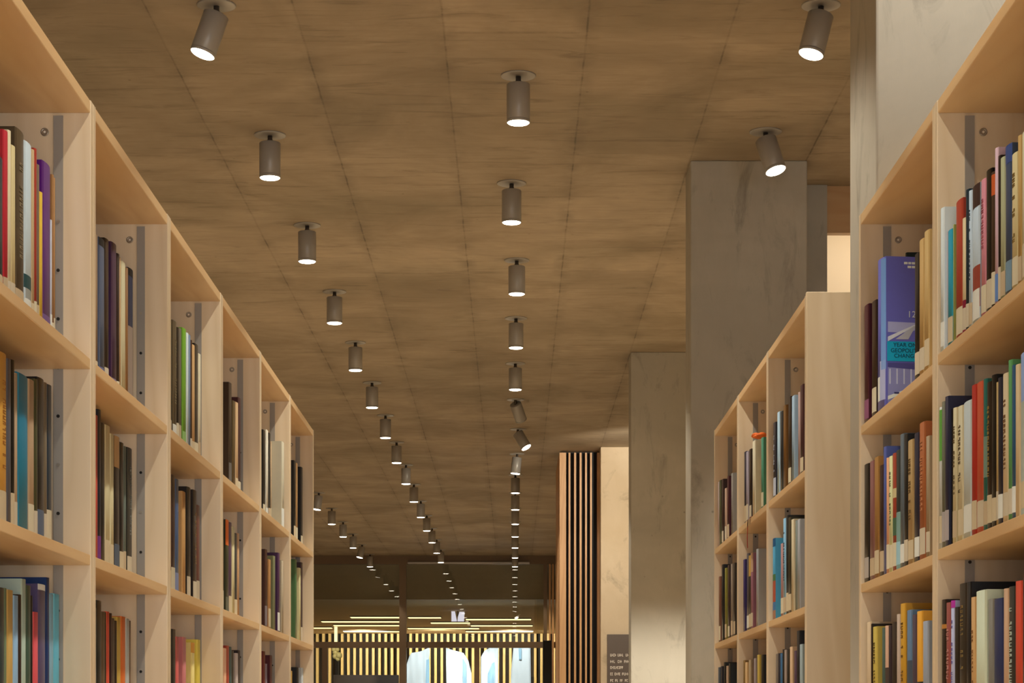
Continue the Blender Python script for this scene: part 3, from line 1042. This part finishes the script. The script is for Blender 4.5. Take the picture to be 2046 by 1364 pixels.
# right side
R0, R1, S0, S1, S2 = ('front right bay', 'violet-report bay', 'rear right panel bay', 'rear right ribbon bay', 'rear right far bay')
rA, rB, rC = TOPZ - 0.025 - R0S[0], R0S[0] - 0.020 - R0S[1], R0S[1] - 0.020 - R0S[2]
compartment(1, YL[0], YL[1], R0S[0], rA, 0.812, P(TOPS, R0), [
    (1878, 1888, 417, '#dcdee4', 'big white', {'xs': 0.806, 'st': WHITE, 'D': 0.24}), (1888.5, 1893, 463, '#c4564c', 'thin leaning red', {'st': CREAM, 'D': 0.15}), (1894, 1905, 461, '#2a98ac', 'leaning teal', {'D': 0.15}), (1905, 1909, 449, '#a8a858', 'thin lime', {'D': 0.16, 'cap': 0.006}),
    (1911, 1925, 402, '#b0402c', 'rust red'), (1925, 1932, 437, '#e2c898', 'short cream', {'bands': [(0.0, 0.3, '#8c1c34')]}), (1933, 1938, 380, '#16303c', 'slim dark teal'), (1938, 1944, 382, '#c2ccd0', 'slim pale grey', T('#3c4650')),
    (1945, 1959, 372, '#c8d2d6', 'white and russet', {'st': WHITE, 'bands': [(0.84, 1, '#4c3430'), (0.12, 0.42, '#a04434')]}), (1962, 1972, 360, '#d88890', 'pink', T('#b05c68')), (1972, 1983, 341, '#15110d', 'tall black'),
    (1983, 1990, 345, '#4a3220', 'orange-topped brown', {'bands': [(0.83, 0.98, '#d2602c')]}), (1990, 1996, 297, '#d8b0b4', 'tall thin pink', {'st': '#6c8cc0'}), (1996, 2001, 312, '#2a1c14', 'thin dark brown'), (2001, 2010, 316, '#b2ae84', 'pale olive'),
    (2010, 2023, 292, '#3c4a60', 'tall blue-grey', {'st': '#7c96a4', 'bands': [(0.88, 1, '#40548c')]}), (2024, 2036, 308, '#dcc48c', 'straw yellow', T('#8a6c30')), (2036, 2043, 272, '#c49a58', 'slim ochre'), (2043, 2060, 262, '#d3c6a4', 'thick cream')])
compartment(1, YL[0], YL[1], R0S[1], rB, 0.808, P(SEC, R0), [
    (1876, 1884, 814, '#ccc7b8', 'green-topped white', {'xs': 0.804, 'bands': [(0.62, 0.98, '#6cae48')]}), (1884, 1890, 803, '#6c6a54', 'thin moss grey', {'xs': 0.804, 'st': '#b8aaa0'}), (1890, 1897, 793, '#2a2c46', 'slim navy', {'xs': 0.804, 'st': '#b8a8a0'}), (1897, 1902, 818, '#20140e', 'thin dark brown', {'st': WHITE, 'D': 0.14}),
    (1903, 1913, 817, '#d6c294', 'leaning cream', T('#6a5638', lean=-1.2)), (1914, 1926, 812, '#d8c69c', 'lettered cream', T('#5c4a30')), (1927, 1943, 803, '#c9ccc4', 'pale grey', {'st': WHITE}),
    (1943, 1953, 770, '#b5281a', 'deep red', {}), (1953, 1967, 764, '#cc5230', 'orange-red'), (1967, 1974, 758, '#1c6456', 'slim green', {'bands': [(0.35, 0.62, '#7c9480')]}),
    (1975, 1983, 764, '#2a1c10', 'dark brown', T('#a8843c')), (1983, 1992, 750, '#14120f', 'tall black'), (1992, 1996, 764, '#c8a468', 'thin tan'), (1996, 2005, 755, '#222638', 'dark navy', Wt),
    (2005, 2017, 747, '#e0c498', 'lettered peach', T('#7c5430')), (2017, 2024, 720, '#5e9a58', 'tall green'), (2024, 2031, 730, '#2c5470', 'slim blue', Wt), (2031, 2040, 729, '#dcbc8c', 'slim peach', N), (2040, 2060, 704, '#8ca0c4', 'pale blue', {'bands': [(0.0, 0.7, '#bcc0b0')]})])
compartment(1, YL[0], YL[1], R0S[2], rC, 0.808, P(THI, R0), [
    (1884, 1892, 1198, '#2c1a12', 'orange-banded black', {'bands': [(0.8, 0.83, '#c8843c')]}), (1892, 1902, 1204, '#96463e', 'russet', T('#d09080')), (1902, 1909, 1200, '#b8b6cc', 'magenta-topped lilac', T('#6a5a9a', bands=[(0.95, 1, '#c43aa8')])), (1909, 1918, 1213, '#241a12', 'dark brown'),
    (1919, 1933, 1166, '#2a2016', 'gilded black', T('#8c703c')), (1933, 1942, 1163, '#14161a', 'tall black'), (1942, 1951, 1193, '#c8965c', 'tan', T('#8a5c30')), (1951, 1975, 1180, '#cfcfae', 'thick pale green'),
    (1976, 1987, 1197, '#7a7264', 'taupe'), (1987, 2007, 1196, '#122a58', 'navy blue'), (2007, 2017, 1176, '#c09470', 'pinkish tan'), (2017, 2030, 1172, '#35332c', 'lettered charcoal', T('#b8c0a8')),
    (2031, 2044, 1161, '#c8432c', 'red'), (2044, 2060, 1153, '#121414', 'thick black')], True)
qA, qB, qC = TOPZ - 0.025 - R1S[0], R1S[0] - 0.020 - R1S[1], R1S[1] - 0.020 - R1S[2]
compartment(1, YL[1], YL[2], R1S[0], qA, 0.808, P(TOPS, R1), [
    (1725, 1743, 611, '#581c2c', 'thick maroon', {'D': 0.16, 'st': '#9c5c78'}), (1743, 1752, 603, '#3c2618', 'dark brown', {'D': 0.15}),
    (1829, 1838, 508, '#1c1612', 'tall black'), (1838, 1848, 480, '#c49a5c', 'tan'), (1848, 1858, 463, '#cda668', 'pale tan')])
compartment(1, YL[1], YL[2], R1S[1], qB, 0.808, P(SEC, R1), [
    (1728, 1739, 928, '#26201a', 'black', {'st': '#c0b0a0'}), (1739, 1748, 922, '#8a5650', 'rosy brown'), (1748, 1759, 914, '#a06e34', 'ochre brown'), (1759, 1767, 930, '#34120e', 'dark maroon'),
    (1767, 1773, 893, '#4a5690', 'tall blue', N), (1773, 1778, 915, '#e0a072', 'salmon'), (1778, 1785, 912, '#dcd498', 'pale yellow', T('#5c6a48')), (1785, 1792, 906, '#a03a24', 'patterned red', {'bands': [(0.3, 0.45, '#4c6a4c'), (0.62, 0.7, '#ddc890')]}),
    (1792, 1800, 900, '#2c3834', 'aqua-footed black', {'st': '#a8ccd0', 'bands': [(0.0, 0.48, '#84a498')]}), (1800, 1808, 868, '#5c6468', 'slim grey', Wt), (1808, 1815, 868, '#14181a', 'tall black'),
    (1815, 1828, 880, '#b08c58', 'tan', T('#6a5028')), (1828, 1838, 866, '#141c38', 'navy', Wt), (1839, 1852, 845, '#a85a2c', 'rust orange', T('#d08c5c')), (1852, 1859, 872, '#a48a68', 'beige')])
compartment(1, YL[1], YL[2], R1S[2], qC, 0.810, P(THI, R1), [
    (1733, 1742, 1243, '#d4b48c', 'cream'), (1742, 1745, 1246, '#20140c', 'thin black'), (1745, 1764, 1252, '#c4a648', 'lettered yellow', T('#5c4a20')), (1764, 1770, 1254, '#46584c', 'slim green'), (1770, 1777, 1250, '#cc9c7c', 'pinkish tan', {'bands': [(0, 0.65, '#4c3c34')]}),
    (1777, 1783, 1250, '#30242c', 'slim plum'), (1783, 1794, 1243, '#2c2018', 'dark brown'), (1794, 1800, 1227, '#bca088', 'beige'), (1800, 1813, 1206, '#c48c24', 'tall mustard', T('#6a4810')),
    (1813, 1825, 1219, '#5a7288', 'steel blue', {'bands': [(0.45, 0.63, '#44505c'), (0.0, 0.45, '#c83c38')]}), (1825, 1833, 1228, '#4a3a44', 'dusky purple'), (1833, 1845, 1221, '#e09c30', 'orange-yellow', {'bands': [(0.38, 0.48, '#1a2c30'), (0.0, 0.38, '#86a068')]}), (1845, 1858, 1241, '#94969a', 'grey')], True)
tA, tB, tC = TOPZ - 0.025 - R2S[0], R2S[0] - 0.020 - R2S[1], R2S[1] - 0.020 - R2S[2]
compartment(1, YR[0], YR[1], R2S[0], tA, 0.812, P(TOPS, S0), [
    (1546, 1554, 845, '#33303a', 'speckled black', T('#c8c8d0', st='#c8c8d0')), (1554, 1560, 824, '#b6ccd6', 'slim pale blue', N), (1560, 1565, 823, '#1c2830', 'thin navy', N), (1566, 1576, 811, '#70481c', 'brown', N),
    (1576, 1583, 794, '#2c1c10', 'dark brown'), (1583, 1596, 792, '#94a6b0', 'wide grey-blue', N), (1596, 1600, 784, '#b08c80', 'thin rosy', N), (1600, 1609, 770, '#4c2428', 'maroon')])
compartment(1, YR[0], YR[1], R2S[1], tB, 0.812, P(SEC, S0), [
    (1545, 1561, 1076, '#4a9ab8', 'patterned blue', {'st': None, 'bands': [(0.0, 0.12, '#b07a5c'), (0.12, 0.22, '#4a7aa4'), (0.22, 0.48, '#b4563c'), (0.48, 0.56, '#4c7c4c'), (0.9, 1.0, '#1c5c88')]}), (1561, 1566, 1086, '#b08078', 'thin pink'),
    (1566, 1572, 1036, '#8ab4c8', 'speckled pale blue', T('#2c5068')), (1572, 1576, 1030, '#10181c', 'thin black'), (1576, 1582, 1034, '#34301c', 'dark olive'), (1582, 1591, 1038, '#d2bc94', 'cream', N), (1591, 1594, 1040, '#7a8074', 'thin grey-green', N), (1594, 1606, 1038, '#a09c98', 'grey', N)])
compartment(1, YR[0], YR[1], R2S[2], tC, 0.812, P(THI, S0), [
    (1551, 1556, 1306, '#6a5a4c', 'thin taupe'), (1556, 1560, 1305, '#141828', 'thin navy'), (1560, 1565, 1305, '#1c5474', 'slim blue'), (1565, 1568, 1297, '#18120e', 'thin black'), (1568, 1573, 1298, '#8a7464', 'slim grey-brown'), (1573, 1579, 1297, '#161412', 'black'),
    (1579, 1588, 1292, '#c49c74', 'tan'), (1588, 1593, 1300, '#4c3448', 'slim plum'), (1593, 1599, 1260, '#10141c', 'tall blue-black'), (1599, 1606, 1287, '#8e9690', 'pale grey')], True)
compartment(1, YR[1], YR[2], R2S[0], tA, 0.812, P(TOPS, S1), [
    (1488, 1492, 903, '#20243c', 'thin navy'), (1492, 1498, 903, '#a8989c', 'slim lilac grey'), (1498, 1503, 898, '#2c1c14', 'thin dark brown'), (1504, 1516, 882, '#d8c8a4', 'thick cream', {'st': None, 'cap': 0.09}), (1522, 1526, 875, '#4c8c6c', 'thin green')])
compartment(1, YR[1], YR[2], R2S[1], tB, 0.812, P(SEC, S1), [
    (1486, 1493, 1118, '#2e2064', 'violet blue', N), (1493, 1497, 1106, '#50484c', 'thin grey', Wt), (1497, 1501, 1110, '#2c2a1c', 'yellow-topped black', {'bands': [(0.72, 1.0, '#d4a854')]}), (1501, 1511, 1105, '#9c6470', 'mauve', {'bands': [(0.75, 1.0, '#cfa888')]}),
    (1512, 1520, 1097, '#a5a19c', 'pale grey', N)])
compartment(1, YR[1], YR[2], R2S[2], tC, 0.812, P(THI, S1), [
    (1486, 1490, 1319, '#84602c', 'thin ochre'), (1490, 1497, 1323, '#d8ac74', 'tan'), (1497, 1503, 1318, '#a88c68', 'beige'), (1503, 1507, 1317, '#54381c', 'thin brown'), (1507, 1514, 1315, '#8c7870', 'rosy grey'),
    (1514, 1522, 1308, '#b4923c', 'mustard'), (1522, 1527, 1308, '#0c0a08', 'thin black')], True)
compartment(1, YR[2], YR[3], R2S[0], tA, 0.814, P(TOPS, S2), [
    (1434, 1438, 963, '#c4a89c', 'thin pale pink', N), (1438, 1443, 960, '#5c5a3c', 'thin olive', N), (1443, 1449, 958, '#40241f', 'maroon brown'), (1449, 1454, 976, '#bc9478', 'slim tan'), (1454, 1461, 952, '#44101a', 'dark red'),
    (1462, 1470, 946, '#82786c', 'grey', N)])
compartment(1, YR[2], YR[3], R2S[1], tB, 0.814, P(SEC, S2), [
    (1437, 1442, 1152, '#7a4c34', 'thin brown'), (1443, 1449, 1128, '#0e0e14', 'black', N), (1449, 1455, 1135, '#7c7028', 'olive yellow'), (1455, 1461, 1129, '#3c2420', 'maroon brown'), (1461, 1466, 1127, '#84705c', 'taupe'), (1466, 1471, 1125, '#30261e', 'dark brown')])
compartment(1, YR[2], YR[3], R2S[2], tC, 0.814, P(THI, S2), [
    (1435, 1441, 1333, '#3c4650', 'slate'), (1441, 1447, 1331, '#1c1c28', 'dark navy'), (1447, 1452, 1323, '#10100e', 'thin black'), (1452, 1457, 1330, '#b08c6c', 'tan'), (1457, 1468, 1325, '#151a18', 'thick black')], True)

# the violet report standing turned towards the viewer, and the green book behind it
def violet_report():
    y_far = 4.745
    t, D = 0.058, 0.165
    h = wz(519, 4.72) - R1S[0]
    lab = 'violet report with a turquoise title box, turned to show its front cover'
    r = empty('book', (0.806, y_far - t / 2 - 0.004, R1S[0] + 0.0004), lab, 'book', 'books on ' + P(TOPS, R1))
    r.rotation_euler = (0, 0, PI + math.radians(8))
    obj('cover', cover_bm(t, h, D), book_mat('#6866b2', 0.4), r)
    c = 0.0028
    obj('pages', box_bm(-D + 0.005, -c - 0.0003, -t / 2 + c + 0.0001, t / 2 - c - 0.0001, 0.003, h - 0.004), PAGES, r)
    # spine print
    bm = bmesh.new(); patch_bm(bm, t, 0.26 * h, 0.99 * h, 0.10, 0.49, 0.0006); obj('spine_stripe', bm, book_mat('#7aa0d4', 0.4), r)
    bm = bmesh.new(); patch_bm(bm, t, 0.02, 0.22 * h, -0.40, -0.05, 0.0007); obj('call_label', bm, book_mat(WHITE, 0.6), r)
    bm = bmesh.new(); patch_bm(bm, t, 0.02, 0.32 * h, -0.02, 0.45, 0.0006); obj('spine_photo', bm, book_mat('#b9b8d4', 0.4), r)
    # front cover faces local +y here; text reads with local -x to the viewer's right
    yf = t / 2

    def flat(nm, pts, col, lift):
        bm_ = bmesh.new()
        prism(bm_, pts, yf - 0.0001, yf + lift)
        return obj(nm, bm_, book_mat(col, 0.4), r)
    q = lambda fx, fz: (-0.002 - fx * (D - 0.006), fz * h)
    X1 = 0.95
    flat('cover_photo', [q(0.01, 0.57), q(0.01, 0.50), q(0.30, 0.50), q(0.42, 0.52), q(0.42, 0.565)], '#a9a8cc', 0.0003)
    flat('cover_photo', [q(0.01, 0.47), q(0.01, 0.44), q(0.40, 0.545), q(0.40, 0.555)], '#d3d3e4', 0.0005)
    flat('cover_photo', [q(0.12, 0.455), q(0.30, 0.455), q(0.40, 0.54), q(0.38, 0.545)], '#b4b2b8', 0.0005)
    flat('cover_photo', [q(0.01, 0.02), q(X1, 0.02), q(X1, 0.30), q(0.01, 0.30)], '#8c8cba', 0.0003)
    flat('cover_photo', [q(0.01, 0.30), q(0.01, 0.27), q(0.6, 0.25), q(X1, 0.28), q(X1, 0.30)], '#4e4c86', 0.0005)
    for k in range(5):
        flat('cover_photo', [q(0.03 + 0.1 * k, 0.16), q(0.05 + 0.1 * k, 0.16), q(0.05 + 0.1 * k, 0.26), q(0.03 + 0.1 * k, 0.26)], '#c4c4de', 0.0005)
    flat('cover_photo', [q(0.01, 0.08), q(0.01, 0.055), q(0.7, 0.19), q(0.7, 0.205)], '#e2e2ee', 0.0006)
    flat('cover_photo', [q(0.05, 0.02), q(X1, 0.02), q(X1, 0.16), q(0.6, 0.14)], '#a4a4c6', 0.0004)
    flat('title_box', [q(0.0, 0.31), q(X1, 0.31), q(X1, 0.44), q(0.0, 0.44)], '#18a2c2', 0.0008)

    def text(nm, body, size, fx, fz, col, align='RIGHT'):
        cu = bpy.data.curves.new(nm, 'FONT')
        cu.body = body
        cu.size = size
        cu.extrude = 0.0002
        cu.align_x = align
        ob_ = bpy.data.objects.new(nm, cu)
        COL.objects.link(ob_)
        bpy.context.view_layer.update()
        me = bpy.data.meshes.new_from_object(ob_.evaluated_get(bpy.context.evaluated_depsgraph_get()))
        bpy.data.objects.remove(ob_)
        # lettering stands on the +y face, reading towards -x
        me.transform(Matrix.Translation((q(fx, fz)[0], yf + 0.001, q(fx, fz)[1])) @ Matrix(((-1, 0, 0, 0), (0, 0, 1, 0), (0, 1, 0, 0), (0, 0, 0, 1))))
        me.materials.clear()
        me.materials.append(book_mat(col, 0.5))
        return obj(nm, me, None, r)
    text('title_line', 'YEAR ON', 0.0125, 0.42, 0.405, '#10324e')
    text('title_line', 'GEOPOLITI', 0.0125, 0.44, 0.368, '#10324e')
    text('title_line', 'CHANGE', 0.0125, 0.42, 0.333, '#10324e')
    text('cover_number', '12', 0.020, 0.41, 0.60, '#d8d8ea')
    for (fa, fb, fz) in ((0.24, 0.29, 0.950), (0.30, 0.34, 0.950), (0.35, 0.40, 0.950), (0.29, 0.34, 0.925), (0.35, 0.40, 0.925)):
        flat('cover_heading', [q(fa, fz), q(fb, fz), q(fb, fz + 0.015), q(fa, fz + 0.015)], '#e8e8f2', 0.0006)
    for (fa, fb) in ((0.10, 0.17), (0.19, 0.25), (0.27, 0.34), (0.36, 0.42)):
        flat('cover_footing', [q(fa, 0.095), q(fb, 0.095), q(fb, 0.107), q(fa, 0.107)], '#3a3a66', 0.0009)
    # slim dark green book, taller, set back behind it
    h2 = wz(506, 4.78) - R1S[0]
    build_book(1, 0.872, 4.770, 4.787, R1S[0] + 0.0003, h2, 0.2, '#15302c',
               'tall dark green book set back behind the violet report', 'books on ' + P(TOPS, R1), {'st': None}, 991)


violet_report()

# orange paper flower on the cream book and a red ribbon hanging over the shelf edge
fl = empty('paper_flower', (0.829, 7.28, wz(881, 7.28)), 'small orange paper flower lying on top of the thick cream book', 'flower')
ORG = book_mat('#e86a22', 0.6)
bm = bmesh.new()
rg = random.Random(5)
for k in range(9):
    a = 2 * PI * k / 9
    c_ = Vector((0.012 * math.cos(a), 0.028 * math.sin(a), 0.012 + 0.008 * rg.random()))
    M = Matrix.Translation(c_) @ Matrix.Rotation(a, 4, 'Z') @ Matrix.Diagonal((0.014, 0.018, 0.008, 1))
    bmesh.ops.create_icosphere(bm, subdivisions=2, radius=1, matrix=M)
obj('petals', bm, ORG, fl)
bm = bmesh.new(); bmesh.ops.create_icosphere(bm, subdivisions=2, radius=0.009, matrix=Matrix.Translation((-0.01, -0.01, 0.018)))
obj('centre', bm, book_mat('#c4203c', 0.6), fl)

rb = empty('ribbon', (A - 0.004, 7.30, R2S[0]), 'thin red ribbon hanging over the shelf edge below the orange flower', 'ribbon')
bm = bmesh.new()
pts = [(0.03, -0.03, 0.0025), (0.004, -0.015, 0.003), (-0.0015, 0.0, -0.004), (-0.0015, 0.012, -0.03), (-0.002, 0.016, -0.07), (-0.001, 0.013, -0.10)]
L0 = [(x_, y_ - 0.012, z_) for x_, y_, z_ in pts]; L1 = [(x_, y_ + 0.012, z_) for x_, y_, z_ in pts]
va = [bm.verts.new(p) for p in L0]; vb_ = [bm.verts.new(p) for p in L1]
for i in range(len(pts) - 1):
    bm.faces.new((va[i], va[i + 1], vb_[i + 1], vb_[i]))
bmesh.ops.solidify(bm, geom=bm.faces[:], thickness=0.0008)
obj('band', bm, book_mat('#c8321e', 0.6), rb)

print('BOOKS', len(BOOKS) + 2)

# ------------------------------------------------------------------ render look
vs = scene.view_settings
vs.view_transform = 'Standard'
vs.look = 'None'
vs.gamma = 1
vs.use_curve_mapping = False
vs.exposure = 0.28
cy = scene.cycles
cy.max_bounces = 8
cy.diffuse_bounces = 5
cy.glossy_bounces = 3
cy.transparent_max_bounces = 8
cy.transmission_bounces = 2
cy.caustics_reflective = False
cy.caustics_refractive = False
cy.sample_clamp_indirect = 6
cy.use_denoising = True
